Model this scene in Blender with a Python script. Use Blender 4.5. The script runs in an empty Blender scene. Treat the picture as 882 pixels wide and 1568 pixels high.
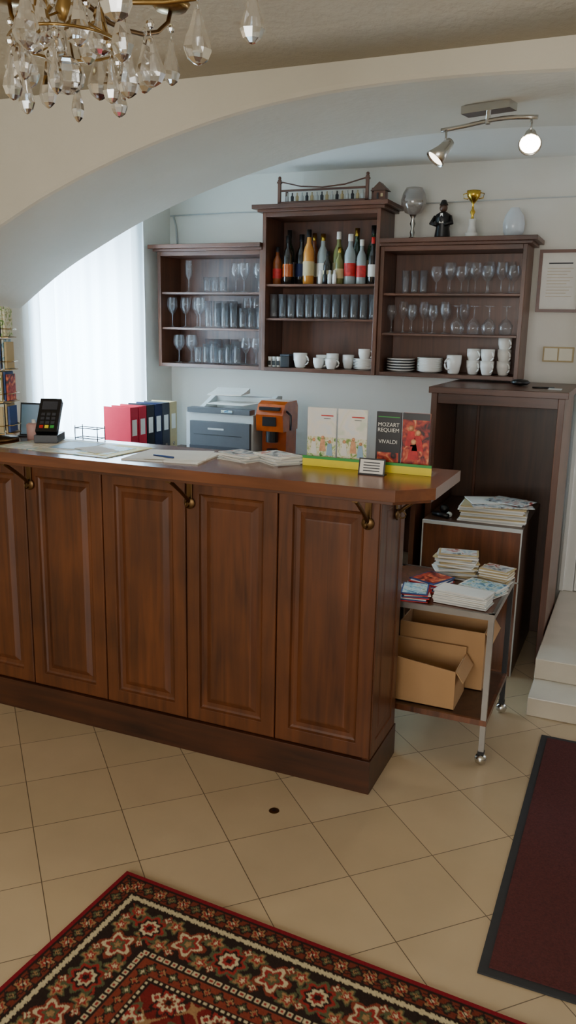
import bpy, math, random
import numpy as np
from mathutils import Matrix, Vector
random.seed(7)
D=bpy.data
def C(r,g,b,a=1):
    f=lambda c:((c/255)/12.92 if c/255<=.04045 else (((c/255)+.055)/1.055)**2.4)
    return (f(r),f(g),f(b),a)
# ---------------------------------------------------------------- materials
def newmat(n):
    m=D.materials.new(n); m.use_nodes=True
    nt=m.node_tree; nt.nodes.clear()
    o=nt.nodes.new('ShaderNodeOutputMaterial')
    return m,nt,o
def pr(name,col,rough=.5,metal=0,var=.08,nscale=18,bump=0,bscale=60,coat=0,emis=None,es=0,spec=.5):
    m,nt,o=newmat(name)
    p=nt.nodes.new('ShaderNodeBsdfPrincipled')
    p.inputs['Roughness'].default_value=rough; p.inputs['Metallic'].default_value=metal
    p.inputs['Coat Weight'].default_value=coat; p.inputs['Coat Roughness'].default_value=.15
    p.inputs['Specular IOR Level'].default_value=spec
    tc=nt.nodes.new('ShaderNodeTexCoord'); no=nt.nodes.new('ShaderNodeTexNoise')
    no.inputs['Scale'].default_value=nscale; no.inputs['Detail'].default_value=3
    nt.links.new(tc.outputs['Object'],no.inputs['Vector'])
    r=nt.nodes.new('ShaderNodeValToRGB')
    r.color_ramp.elements[0].color=tuple(c*(1-var) for c in col[:3])+(1,)
    r.color_ramp.elements[1].color=tuple(min(1,c*(1+var)) for c in col[:3])+(1,)
    r.color_ramp.elements[0].position=.3; r.color_ramp.elements[1].position=.7
    nt.links.new(no.outputs['Fac'],r.inputs['Fac']); nt.links.new(r.outputs['Color'],p.inputs['Base Color'])
    if bump:
        n2=nt.nodes.new('ShaderNodeTexNoise'); n2.inputs['Scale'].default_value=bscale; n2.inputs['Detail'].default_value=5
        nt.links.new(tc.outputs['Object'],n2.inputs['Vector'])
        b=nt.nodes.new('ShaderNodeBump'); b.inputs['Strength'].default_value=bump; b.inputs['Distance'].default_value=.01
        nt.links.new(n2.outputs['Fac'],b.inputs['Height']); nt.links.new(b.outputs['Normal'],p.inputs['Normal'])
    if emis:
        p.inputs['Emission Color'].default_value=emis; p.inputs['Emission Strength'].default_value=es
    nt.links.new(p.outputs[0],o.inputs[0])
    return m
def printm(name,cols,scale=30,rough=.45):
    """printed picture: irregular patches of several inks"""
    m,nt,o=newmat(name); p=nt.nodes.new('ShaderNodeBsdfPrincipled'); p.inputs['Roughness'].default_value=rough
    tc=nt.nodes.new('ShaderNodeTexCoord'); no=nt.nodes.new('ShaderNodeTexNoise'); no.inputs['Scale'].default_value=scale; no.inputs['Detail'].default_value=2; no.inputs['Distortion'].default_value=1.2
    nt.links.new(tc.outputs['Object'],no.inputs['Vector'])
    r=nt.nodes.new('ShaderNodeValToRGB'); cr=r.color_ramp; n=len(cols)
    while len(cr.elements)<n: cr.elements.new(.5)
    for i,c in enumerate(cols): cr.elements[i].position=.32+.36*i/max(1,n-1); cr.elements[i].color=C(*c)
    nt.links.new(no.outputs['Fac'],r.inputs['Fac']); nt.links.new(r.outputs[0],p.inputs['Base Color']); nt.links.new(p.outputs[0],o.inputs[0]); return m
def wood(name,c1,c2,rough=.35,axis='z',coat=.2,sc=1.0):
    m,nt,o=newmat(name)
    p=nt.nodes.new('ShaderNodeBsdfPrincipled'); p.inputs['Roughness'].default_value=rough
    p.inputs['Coat Weight'].default_value=coat; p.inputs['Coat Roughness'].default_value=.22
    tc=nt.nodes.new('ShaderNodeTexCoord'); mp=nt.nodes.new('ShaderNodeMapping')
    s={'z':(22,22,1.6),'x':(1.6,22,22),'y':(22,1.6,22)}[axis]
    mp.inputs['Scale'].default_value=tuple(k*sc for k in s)
    nt.links.new(tc.outputs['Object'],mp.inputs['Vector'])
    n=nt.nodes.new('ShaderNodeTexNoise'); n.inputs['Scale'].default_value=1.6; n.inputs['Detail'].default_value=8; n.inputs['Distortion'].default_value=.6
    nt.links.new(mp.outputs[0],n.inputs['Vector'])
    n2=nt.nodes.new('ShaderNodeTexNoise'); n2.inputs['Scale'].default_value=3.5; n2.inputs['Detail'].default_value=2
    nt.links.new(tc.outputs['Object'],n2.inputs['Vector'])
    mx=nt.nodes.new('ShaderNodeMath'); mx.operation='MULTIPLY_ADD'; mx.inputs[1].default_value=.55
    mm=nt.nodes.new('ShaderNodeMath'); mm.operation='MULTIPLY'; mm.inputs[1].default_value=.45
    nt.links.new(n2.outputs['Fac'],mm.inputs[0]); nt.links.new(n.outputs['Fac'],mx.inputs[0]); nt.links.new(mm.outputs[0],mx.inputs[2])
    r=nt.nodes.new('ShaderNodeValToRGB'); r.color_ramp.elements[0].position=.32; r.color_ramp.elements[1].position=.68
    r.color_ramp.elements[0].color=c1; r.color_ramp.elements[1].color=c2
    nt.links.new(mx.outputs[0],r.inputs['Fac']); nt.links.new(r.outputs[0],p.inputs['Base Color'])
    nt.links.new(p.outputs[0],o.inputs[0]); return m
def thin_glass(name,tint=(.98,.99,1,1),base=.03,milky=.04):
    m,nt,o=newmat(name)
    t=nt.nodes.new('ShaderNodeBsdfTransparent'); t.inputs[0].default_value=tint
    g=nt.nodes.new('ShaderNodeBsdfGlossy'); g.inputs['Roughness'].default_value=.06
    d=nt.nodes.new('ShaderNodeBsdfDiffuse'); d.inputs[0].default_value=(.85,.9,.94,1)
    lw=nt.nodes.new('ShaderNodeLayerWeight'); lw.inputs['Blend'].default_value=.22
    ad=nt.nodes.new('ShaderNodeMath'); ad.operation='MULTIPLY_ADD'; ad.inputs[1].default_value=.6; ad.inputs[2].default_value=base; ad.use_clamp=True
    nt.links.new(lw.outputs['Facing'],ad.inputs[0])
    m1=nt.nodes.new('ShaderNodeMixShader'); nt.links.new(ad.outputs[0],m1.inputs[0]); nt.links.new(t.outputs[0],m1.inputs[1]); nt.links.new(g.outputs[0],m1.inputs[2])
    m2=nt.nodes.new('ShaderNodeMixShader'); m2.inputs[0].default_value=milky
    nt.links.new(m1.outputs[0],m2.inputs[1]); nt.links.new(d.outputs[0],m2.inputs[2]); nt.links.new(m2.outputs[0],o.inputs[0])
    return m
WALL=pr('plaster_cream',C(212,207,192),.9,var=.03,nscale=3,bump=.25,bscale=35)
WALLB=pr('plaster_back',C(226,223,213),.9,var=.02,nscale=3,bump=.1,bscale=35)
CEIL=pr('plaster_ceiling',C(196,189,172),.95,var=.03,nscale=4,bump=.5,bscale=45)
CW=wood('counter_wood',C(64,33,14),C(116,64,29),.42,'z',.2)
CWX=wood('counter_wood_rail',C(62,32,14),C(110,60,28),.4,'x',.2)
CT=wood('countertop_wood',C(88,48,25),C(128,74,42),.25,'x',.45)
PL=wood('plinth_wood',C(44,23,11),C(84,45,22),.45,'x',.1)
KW=wood('cabinet_wood',C(62,36,23),C(112,68,45),.4,'z',.15)
KX=wood('cabinet_wood_x',C(58,33,21),C(104,61,39),.4,'x',.15)
DW=wood('dark_wood',C(54,36,24),C(92,61,41),.4,'z',.15)
RW=wood('rosewood',C(56,31,19),C(134,80,48),.3,'z',.3)
FRW=wood('frame_wood',C(80,40,24),C(110,60,36),.4,'x',.1)
WHITE=pr('white_paint',C(232,230,222),.45,var=.02)
CER=pr('white_ceramic',C(240,238,232),.2,var=.01)
PAPER=pr('paper_white',C(236,234,226),.7,var=.03)
BLACK=pr('black_plastic',C(20,20,22),.35,var=.1)
DG=pr('dark_grey_plastic',C(84,86,90),.5,var=.05)
LG=pr('light_grey_plastic',C(200,204,202),.5,var=.02)
CHR=pr('brushed_chrome',C(200,198,192),.25,1,var=.03)
STEEL=pr('grey_steel',C(165,163,158),.35,.9,var=.05)
BRASS=pr('brass',C(166,136,84),.3,1,var=.1)
BRZ=pr('antique_bronze',C(110,85,55),.4,1,var=.1)
RED=pr('red_binder',C(186,10,44),.6,var=.04,spec=.2)
BLUE=pr('blue_card',C(40,70,130),.5,var=.05)
PBLUE=pr('pale_blue_card',C(150,180,205),.5,var=.05)
NAVY=pr('navy_binder',C(24,30,62),.6,var=.05,spec=.2)
BBK=pr('black_binder',C(22,22,26),.6,var=.05,spec=.2)
GREY=pr('grey_binder',C(60,62,68),.6,var=.05,spec=.3)
BEIGE=pr('beige_card',C(190,170,125),.6,var=.05)
YEL=pr('yellow_card',C(242,220,30),.5,var=.05)
GRN=pr('green_card',C(60,160,70),.5,var=.1)
CARD=pr('cardboard',C(186,144,98),.8,var=.06,nscale=6)
CARDI=pr('cardboard_inside',C(150,112,72),.85,var=.06)
ORNG=pr('amber_plastic',C(176,80,22),.15,var=.2,coat=.5)
SKIN=pr('print_skin',C(222,165,125),.6,var=.3,nscale=60)
REDP=pr('print_red',C(190,36,34),.5,var=.3,nscale=50)
TEAL=printm('print_teal',[(60,110,150),(150,200,215),(225,230,225),(120,160,110)],35)
TRAV=printm('print_travel',[(80,130,60),(170,195,120),(232,232,215),(225,215,170),(130,160,80)],38)
FADE=printm('print_sky',[(225,232,236),(240,236,226),(215,225,205)],12)
MAPM=printm('print_map',[(150,180,170),(205,215,200),(222,216,190),(190,200,205)],22)
CONC=printm('print_concert',[(40,12,12),(150,30,24),(200,80,40),(225,160,110)],30)
MAGZ=printm('print_magazine',[(60,60,70),(180,190,195),(230,228,220),(170,60,50)],20)
GOLD=pr('gold',C(220,180,70),.25,1,var=.05)
PINK=pr('pink_plastic',C(205,160,150),.5,var=.05)
GLASS=thin_glass('drinking_glass')
GOBG=thin_glass('smoked_goblet_glass',(.72,.66,.6,1),.15,.12)
FROST=thin_glass('frosted_glass',(.85,.88,.9,1),.1,.55)
m,nt,o=newmat('crystal'); g=nt.nodes.new('ShaderNodeBsdfGlass'); g.inputs['IOR'].default_value=1.5; g.inputs['Roughness'].default_value=.01
gl=nt.nodes.new('ShaderNodeBsdfGlossy'); gl.inputs['Roughness'].default_value=.08; mx=nt.nodes.new('ShaderNodeMixShader'); mx.inputs[0].default_value=.3
nt.links.new(g.outputs[0],mx.inputs[1]); nt.links.new(gl.outputs[0],mx.inputs[2]); nt.links.new(mx.outputs[0],o.inputs[0]); CRY=m
m,nt,o=newmat('window_pane'); t=nt.nodes.new('ShaderNodeBsdfTransparent'); nt.links.new(t.outputs[0],o.inputs[0]); PANE=m
m,nt,o=newmat('sheer_curtain'); t=nt.nodes.new('ShaderNodeBsdfTranslucent'); d=nt.nodes.new('ShaderNodeBsdfDiffuse')
t.inputs[0].default_value=(.74,.88,.97,1); d.inputs[0].default_value=(.7,.78,.86,1)
mx=nt.nodes.new('ShaderNodeMixShader'); mx.inputs[0].default_value=.25
tc=nt.nodes.new('ShaderNodeTexCoord'); wv=nt.nodes.new('ShaderNodeTexNoise'); wv.inputs['Scale'].default_value=90
nt.links.new(tc.outputs['Object'],wv.inputs['Vector']); bp=nt.nodes.new('ShaderNodeBump'); bp.inputs['Strength'].default_value=.05
nt.links.new(wv.outputs['Fac'],bp.inputs['Height']); nt.links.new(bp.outputs[0],d.inputs['Normal'])
nt.links.new(t.outputs[0],mx.inputs[1]); nt.links.new(d.outputs[0],mx.inputs[2]); nt.links.new(mx.outputs[0],o.inputs[0]); CURT=m
def bottle_mat(n,c,rough=.08): return pr(n,c,rough,var=.05,coat=.6)
# floor tile
m,nt,o=newmat('floor_tile'); p=nt.nodes.new('ShaderNodeBsdfPrincipled'); tc=nt.nodes.new('ShaderNodeTexCoord'); mp=nt.nodes.new('ShaderNodeMapping')
mp.inputs['Rotation'].default_value=(0,0,-math.pi/4); mp.inputs['Location'].default_value=(.1558,.0874,0)
br=nt.nodes.new('ShaderNodeTexBrick'); br.offset=0; br.squash=1; br.inputs['Scale'].default_value=1
br.inputs['Brick Width'].default_value=.2866; br.inputs['Row Height'].default_value=.2866; br.inputs['Mortar Size'].default_value=.0016; br.inputs['Mortar Smooth'].default_value=.3
br.inputs['Color1'].default_value=C(202,180,146); br.inputs['Color2'].default_value=C(193,171,137); br.inputs['Mortar'].default_value=C(104,88,68)
nt.links.new(tc.outputs['Object'],mp.inputs['Vector']); nt.links.new(mp.outputs[0],br.inputs['Vector'])
no=nt.nodes.new('ShaderNodeTexNoise'); no.inputs['Scale'].default_value=5; no.inputs['Detail'].default_value=5; nt.links.new(tc.outputs['Object'],no.inputs['Vector'])
mr=nt.nodes.new('ShaderNodeMapRange'); mr.inputs['To Min'].default_value=.86; mr.inputs['To Max'].default_value=1.1; nt.links.new(no.outputs['Fac'],mr.inputs['Value'])
hs=nt.nodes.new('ShaderNodeVectorMath'); hs.operation='SCALE'; nt.links.new(br.outputs['Color'],hs.inputs[0]); nt.links.new(mr.outputs[0],hs.inputs['Scale'])
nt.links.new(hs.outputs[0],p.inputs['Base Color']); p.inputs['Roughness'].default_value=.28
nt.links.new(p.outputs[0],o.inputs[0]); TILE=m
STEP=pr('step_tile',C(200,190,172),.22,var=.05,nscale=6)

# ---------------------------------------------------------------- builder
class B:
    def __init__(s): s.v=[];s.f=[];s.m=[];s.s=[];s.mats=[]
    def add(s,vs,fs,mat,smooth=False,M=None):
        if mat not in s.mats: s.mats.append(mat)
        k=s.mats.index(mat); n=len(s.v)
        for q in vs:
            q=Vector(q)
            s.v.append(tuple(M@q) if M is not None else tuple(q))
        for f in fs: s.f.append([i+n for i in f]); s.m.append(k); s.s.append(smooth)
        return s
    def box(s,x0,x1,y0,y1,z0,z1,mat,M=None):
        v=[(x0,y0,z0),(x1,y0,z0),(x1,y1,z0),(x0,y1,z0),(x0,y0,z1),(x1,y0,z1),(x1,y1,z1),(x0,y1,z1)]
        return s.add(v,[(3,2,1,0),(4,5,6,7),(0,1,5,4),(1,2,6,5),(2,3,7,6),(3,0,4,7)],mat,False,M)
    def lathe(s,prof,c,mat,seg=16,M=None,smooth=True):
        v=[];f=[];rows=[]
        for r,z in prof:
            if r<1e-6: rows.append([len(v)]); v.append((c[0],c[1],c[2]+z))
            else:
                rows.append(list(range(len(v),len(v)+seg)))
                for i in range(seg):
                    a=2*math.pi*i/seg; v.append((c[0]+r*math.cos(a),c[1]+r*math.sin(a),c[2]+z))
        for a,b in zip(rows,rows[1:]):
            for i in range(seg):
                j=(i+1)%seg
                if len(a)==1 and len(b)==1: continue
                if len(a)==1: f.append((a[0],b[j],b[i]))
                elif len(b)==1: f.append((a[i],a[j],b[0]))
                else: f.append((a[i],a[j],b[j],b[i]))
        return s.add(v,f,mat,smooth,M)
    def cyl(s,c,r,h,mat,seg=20,M=None): return s.lathe([(0,0),(r,0),(r,0.0001),(r,h-.0001),(r,h),(0,h)],c,mat,seg,M,False)
    def ball(s,c,r,mat,seg=14,M=None,sz=1):
        n=8; return s.lathe([(r*math.sin(math.pi*i/n) if 0<i<n else 0,-r*sz*math.cos(math.pi*i/n)) for i in range(n+1)],c,mat,seg,M)
    def tube(s,pts,r,mat,seg=8,closed=False):
        pts=[Vector(p) for p in pts]; v=[];f=[];n=len(pts); up=Vector((0,0,1))
        for i,p in enumerate(pts):
            a=pts[(i-1)%n] if (i>0 or closed) else p; b=pts[(i+1)%n] if (i<n-1 or closed) else p
            t=(b-a).normalized(); u=up.cross(t)
            if u.length<.05: u=Vector((1,0,0)).cross(t)
            u.normalize(); w=t.cross(u)
            for k in range(seg):
                an=2*math.pi*k/seg; v.append(tuple(p+u*r*math.cos(an)+w*r*math.sin(an)))
        for i in range(n if closed else n-1):
            for k in range(seg):
                j=(i+1)%n; l=(k+1)%seg; f.append((i*seg+k,i*seg+l,j*seg+l,j*seg+k))
        if not closed: f.append(tuple(range(seg))[::-1]); f.append(tuple((n-1)*seg+k for k in range(seg)))
        return s.add(v,f,mat,True)
    def prism(s,poly,z0,z1,mat,M=None):
        n=len(poly); v=[(x,y,z0) for x,y in poly]+[(x,y,z1) for x,y in poly]
        f=[tuple(range(n))[::-1],tuple(range(n,2*n))]+[(i,(i+1)%n,(i+1)%n+n,i+n) for i in range(n)]
        return s.add(v,f,mat,False,M)
    def rings(s,x0,x1,z0,z1,steps,mat,mp,fill=None):
        v=[];f=[]
        for ins,d in steps:
            for (u,w) in ((x0+ins,z0+ins),(x1-ins,z0+ins),(x1-ins,z1-ins),(x0+ins,z1-ins)): v.append(mp(u,w,d))
        for k in range(len(steps)-1):
            for i in range(4):
                j=(i+1)%4; f.append((4*k+i,4*k+j,4*k+4+j,4*k+4+i))
        k=len(steps)-1; f.append((4*k,4*k+1,4*k+2,4*k+3))
        return s.add(v,f,mat)
    def build(s,name,bevel=0,parent=None):
        me=D.meshes.new(name); me.from_pydata(s.v,[],s.f); 
        for mt in s.mats: me.materials.append(mt)
        me.polygons.foreach_set('material_index',s.m); me.polygons.foreach_set('use_smooth',s.s); me.update()
        ob=D.objects.new(name,me); bpy.context.collection.objects.link(ob)
        if bevel:
            b=ob.modifiers.new('bevel','BEVEL'); b.width=bevel; b.segments=2; b.limit_method='ANGLE'; b.angle_limit=math.radians(40)
        if parent: ob.parent=parent
        return ob
def TR(x,y,z,rz=0,rx=0,ry=0):
    return Matrix.Translation((x,y,z))@Matrix.Rotation(math.radians(rz),4,'Z')@Matrix.Rotation(math.radians(ry),4,'Y')@Matrix.Rotation(math.radians(rx),4,'X')
YZX=Matrix(((0,0,1,0),(1,0,0,0),(0,1,0,0),(0,0,0,1)))
def text(s,size,loc,rx,rz,mat,name,parent,align='LEFT'):
    cu=D.curves.new(name,'FONT'); cu.body=s; cu.size=size; cu.align_x=align; cu.extrude=.0003
    cu.materials.append(mat)
    ob=D.objects.new(name,cu); bpy.context.collection.objects.link(ob)
    ob.location=loc; ob.rotation_euler=(rx,0,rz); ob.parent=parent; return ob

# ---------------------------------------------------------------- camera
cam=D.cameras.new('camera'); co=D.objects.new('camera',cam); bpy.context.collection.objects.link(co)
R=Vector((.9176,.3971,.0194)).normalized(); F=Vector((-.3834,.8967,-.2211)).normalized()
U=R.cross(F).normalized(); R=F.cross(U)
Mx=Matrix(((R.x,U.x,-F.x,0),(R.y,U.y,-F.y,0),(R.z,U.z,-F.z,1.6),(0,0,0,1)))
co.matrix_world=Mx; cam.sensor_fit='VERTICAL'; cam.sensor_height=36; cam.lens=28.8; cam.clip_start=.02
bpy.context.scene.camera=co

# ---------------------------------------------------------------- room shell
B().box(-3.4,1.4,-2.4,4.75,-.1,0,TILE).build('floor')
def herm(P,x):
    for i in range(len(P)-1):
        if P[i][0]<=x<=P[i+1][0]:
            p0=P[max(i-1,0)];p1=P[i];p2=P[i+1];p3=P[min(i+2,len(P)-1)]
            h=p2[0]-p1[0]; t=(x-p1[0])/h
            m1=(p2[1]-p0[1])/(p2[0]-p0[0])*h; m2=(p3[1]-p1[1])/(p3[0]-p1[0])*h
            return (2*t**3-3*t*t+1)*p1[1]+(t**3-2*t*t+t)*m1+(-2*t**3+3*t*t)*p2[1]+(t**3-t*t)*m2
AP=[(-2.86,1.66),(-2.6,1.825),(-2.34,1.955),(-2.1,2.06),(-1.793,2.165),(-1.476,2.248),(-1.19,2.297),(-.85,2.322),(-.4,2.318),(0,2.28),(.4,2.15),(.8,1.8)]
xs=[-2.86+ (3.66)*i/72 for i in range(73)]; xs[-1]=.8
zs=[herm(AP,min(x,.7999)) for x in xs]
b=B(); yf,yb,zt=2.6,3.3,2.9
n=len(xs); v=[];f=[]; c_=.018
for x,z in zip(xs,zs):
    v+=[(x,yf,zt),(x,yf,z+c_),(x,yf+c_*.3,z+c_*.3),(x,yf+c_,z),(x,yb-c_,z),(x,yb-c_*.3,z+c_*.3),(x,yb,z+c_),(x,yb,zt)]
for i in range(n-1):
    a=8*i; c=a+8
    for k in range(8): l=(k+1)%8; f.append((a+k,a+l,c+l,c+k))
b.add(v,f,WALL)
b.box(-3.4,-2.86,yf,yb,0,zt,WALL); b.box(.8,1.4,yf,yb,0,zt,WALL)
b.build('wall_arch')
v=[];f=[]; N=28
for i in range(N+1):
    y=2.6-5.0*i/N; z=2.40+.34*math.sin(math.pi*i/N)
    v+=[(-3.4,y,z),(1.4,y,z),(-3.4,y,2.95),(1.4,y,2.95)]
for i in range(N):
    a=4*i;c=a+4; f+=[(a,a+1,c+1,c),(a+2,c+2,c+3,a+3)]
f+=[(0,2,3,1)]
B().add(v,f,CEIL,True).build('ceiling')
B().box(-2.86,1.4,3.3,4.7,2.48,2.6,WALLB).build('ceiling_back_bar')
B().box(-3.5,-3.4,-2.4,3.3,0,2.95,WALL).build('wall_left')
B().box(1.4,1.5,-2.4,4.8,0,2.95,WALL).build('wall_right')
b=B()
b.box(-3.4,-2.0,-2.5,-2.4,0,2.95,WALL); b.box(.6,1.4,-2.5,-2.4,0,2.95,WALL)
b.box(-2.0,.6,-2.5,-2.4,0,.8,WALL); b.box(-2.0,.6,-2.5,-2.4,2.3,2.95,WALL); b.build('wall_front')
B().box(-3.16,1.4,4.7,4.8,0,2.6,WALLB).build('wall_back')
b=B()
b.box(-3.16,-2.86,3.3,3.36,0,2.6,WALLB); b.box(-3.16,-2.86,4.3,4.7,0,2.6,WALLB)
b.box(-3.16,-2.86,3.36,4.3,0,.5,WALLB); b.box(-3.16,-2.86,3.36,4.3,2.25,2.6,WALLB); b.build('wall_bar_left')
b=B(); X=-3.05
b.box(X-.03,X+.03,3.36,3.42,.5,2.25,WHITE); b.box(X-.03,X+.03,4.24,4.3,.5,2.25,WHITE)
b.box(X-.03,X+.03,3.42,4.24,.5,.56,WHITE); b.box(X-.03,X+.03,3.42,4.24,2.19,2.25,WHITE)
b.box(X-.025,X+.025,3.81,3.85,.56,2.19,WHITE); b.box(X-.003,X+.003,3.42,4.24,.56,2.19,PANE); b.build('window_1')
b=B(); Y=-2.45  # unseen window frame, added to hold the lobby fill light
b.box(-2,-1.93,Y-.03,Y+.03,.8,2.3,WHITE); b.box(.53,.6,Y-.03,Y+.03,.8,2.3,WHITE); b.box(-1.93,.53,Y-.03,Y+.03,.8,.87,WHITE)
b.box(-1.93,.53,Y-.03,Y+.03,2.23,2.3,WHITE); b.box(-.73,-.67,Y-.03,Y+.03,.87,2.23,WHITE); b.box(-1.93,.53,Y-.003,Y+.003,.87,2.23,PANE); b.build('fill_window_frame')
b=B(); b.box(-.318,1.398,3.37,4.698,.0005,.085,STEP); b.box(-.318,1.398,3.58,4.698,.085,.18,STEP)
b.build('steps',.004)
b=B(); b.box(-.335,-.25,4.66,4.698,.181,2.2,WHITE); b.box(-.325,-.30,4.645,4.66,.181,2.2,WHITE)
b.box(-.25,.65,4.66,4.698,2.12,2.2,WHITE); b.box(.65,.735,4.66,4.698,.181,2.2,WHITE); b.build('trim_1',.004)
b=B(); mp=lambda u,w,d:(u,4.670+d,w)
b.rings(-.245,.645,.185,2.115,[(0,.026),(0,0)],WHITE,mp)
for z0,z1 in((.3,1.0),(1.1,2.0)): b.rings(-.13,.53,z0,z1,[(0,-.0005),(.02,.008),(.05,.008),(.07,-.002)],WHITE,mp)
b.cyl((0,0,0),.008,.02,BRASS,10,TR(-.262,4.65,1.12)); b.build('door_1')
b=B(); b.tube([(-2.85,4.692,2.262),(-2.4,4.692,2.268),(-2.11,4.692,2.264)],.004,LG,6)
b.tube([(-2.83,4.692,2.262),(-2.81,4.69,2.2),(-2.8,4.69,2.08)],.006,LG,6); b.build('electric_cable')
b=B(); b.tube([(-1.30,4.692,2.275),(-.7,4.692,2.28),(.6,4.692,2.285)],.004,LG,6)  # right-hand run of the same electric wall cable
b.build('electric_cable_right')
# small round floor outlet cover
b=B(); b.lathe([(.018,.0003),(.016,.002),(.008,.0025),(0,.0025)],(-1.0,2.27,0),BRZ,18); b.lathe([(.006,.0026),(0,.0028)],(-1.0,2.27,0),BLACK,10); b.build('floor_outlet_cover')

# ---------------------------------------------------------------- curtain
v=[];f=[]; n=240; m_=14
for i in range(n+1):
    y=3.315+1.03*i/n; ph=y*46+2.2*math.sin(y*7)
    for j in range(m_+1):
        z=.32+2.0*j/m_; amp=.016+.006*(1-j/m_)
        v.append((-2.831+amp*math.sin(ph)+.003*math.sin(ph*2.3+z),y,z))
for i in range(n):
    for j in range(m_):
        a=i*(m_+1)+j; f.append((a,a+m_+1,a+m_+2,a+1))
b=B().add(v,f,CURT,True)
b.tube([(-2.831,3.32,2.335),(-2.831,4.40,2.335)],.010,WHITE,10)
for yy in(3.34,4.38): b.tube([(-2.858,yy,2.335),(-2.831,yy,2.335)],.006,WHITE,6)
b.build('window_curtain')

# ---------------------------------------------------------------- counter
b=B()
b.box(-2.84,-.765,2.53,2.80,.12,1.0905,CW)
b.box(-2.84,-.74,2.497,2.82,.0005,.125,PL)
b.box(-2.84,-.745,2.512,2.53,1.06,1.0905,CWX)
ex=[-.745,-1.11,-1.475,-1.84,-2.205,-2.57,-2.84]
mp=lambda u,w,d:(u,2.508+d,w)
for x1,x0 in zip(ex,ex[1:]):
    b.rings(x0+.002,x1-.002,.128,1.062,[(0,.022),(0,.003),(.003,0),(.052,0),(.057,.009),(.064,.013),(.078,.014),(.098,.004),(.103,.0035)],CW,mp)
mp=lambda u,w,d:(-.743-d,u,w)
b.box(-.775,-.747,2.512,2.80,.12,1.0905,CW)
b.rings(2.515,2.81,.128,1.088,[(0,.02),(0,.0),(.05,0),(.056,.012),(.066,.014),(.084,.003),(.095,.002)],CW,mp)
top=[(-2.84,2.33),(-.65,2.33),(-.55,2.43),(-.55,2.79),(-2.84,2.79)]
b.prism(top,1.091,1.128,CT)
low=[(-2.84,2.345),(-.66,2.345),(-.565,2.44),(-.565,2.775),(-2.84,2.775)]
b.prism(low,1.079,1.091,CWX)
def bracket(M):
    b.lathe([(0,0),(.022,0),(.022,.006),(.014,.01),(0,.012)],(0,0,0),BRZ,14,M@Matrix.Translation((0,-.002,-.02))@Matrix.Rotation(math.pi/2,4,'X'))
    b.box(-.011,.011,-.008,-.001,-.005,.08,BRZ,M)
    P=[Vector((0,-.008,-.015)),Vector((0,-.03,.005)),Vector((0,-.07,.035)),Vector((0,-.11,.062)),Vector((0,-.138,.080))]
    b.tube([tuple(M@p) for p in P],.007,BRZ,8)
    b.box(-.01,.01,-.15,-.001,.077,.084,BRZ,M)
    pts=[M@Vector((0,-.022+.012*math.cos(a),-.022+.012*math.sin(a))) for a in [math.pi*2*k/12 for k in range(12)]]
    b.tube(pts,.003,BRZ,6,True)
for x in(-.785,-1.455,-2.177): bracket(TR(x,2.508,.995))
bracket(TR(-.743,2.69,.995,90))
b.build('bar_counter',.002)

# ---------------------------------------------------------------- back desk
b=B(); b.box(-2.79,-.96,3.80,4.69,.79,.82,KX)
for x in(-2.78,-1.9,-.99): b.box(x,x+.025,3.84,4.68,.0005,.79,KW)
b.box(-2.755,-.99,4.62,4.64,.3,.79,KW); b.build('back_desk',.002)

# ---------------------------------------------------------------- shelf cabinets
def cabinet(b,x0,x1,z0,z1,shelves,yF=4.45,over=(0,0)):
    t=.022; yB=4.698
    b.box(x0,x0+t,yF,yB,z0,z1-.03,KW); b.box(x1-t,x1,yF,yB,z0,z1-.03,KW)
    b.box(x0+t,x1-t,yF,yB,z0,z0+t,KX); b.box(x0+t,x1-t,yF,yB,z1-.055,z1-.03,KX)
    b.box(x0+t,x1-t,yB-.012,yB,z0+t,z1-.055,KW)
    for z in shelves: b.box(x0+t,x1-t,yF+.012,yB-.012,z-.013,z,KX)
    l,r=over
    b.box(x0-l*.5,x1+r*.5,yF-.02,yB,z1-.03,z1-.015,KX); b.box(x0-l,x1+r,yF-.045,yB,z1-.015,z1+.008,KX)
b=B(); cabinet(b,-2.80,-2.09,1.342,2.055,[1.79,1.58],over=(.04,0)); b.build('glassware_cabinet',.002)
b=B(); cabinet(b,-2.088,-1.39,1.342,2.255,[1.835,1.645],yF=4.435,over=(.05,.05)); b.build('liquor_cabinet',.002)
b=B(); cabinet(b,-1.388,-.615,1.342,2.06,[1.787,1.575],over=(0,.05)); b.build('crockery_cabinet',.002)

# glassware
def tumbler(b,x,y,z,h=.115,r=.027):
    b.lathe([(0,.001),(r*.85,.001),(r*.88,.012),(r,h),(r*.94,h),(r*.8,.012),(0,.012)],(x,y,z),GLASS,16)
def wineg(b,x,y,z,h=.16,r=.032,inv=False):
    p=[(0,.001),(.03,.002),(.006,.008),(.0035,.02),(.0035,h*.42),(r*.5,h*.5),(r,h*.68),(r*.95,h*.85),(r*.78,h)]
    if inv: p=[(q[0],h-q[1]+.001) for q in p][::-1]
    b.lathe(p,(x,y,z),GLASS,16)
def flute(b,x,y,z,h=.18): b.lathe([(0,.001),(.028,.002),(.005,.01),(.004,h*.4),(.02,h*.55),(.023,h*.8),(.02,h)],(x,y,z),GLASS,16)
b=B(); z=1.7905
flute(b,-2.645,4.56,z,.19)
for x in(-2.50,-2.445,-2.39): tumbler(b,x,4.53,z,.09,.024)
for x,y in((-2.32,4.56),(-2.25,4.53),(-2.17,4.56),(-2.2,4.63)): wineg(b,x,y,z,.17)
z=1.5805
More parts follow.
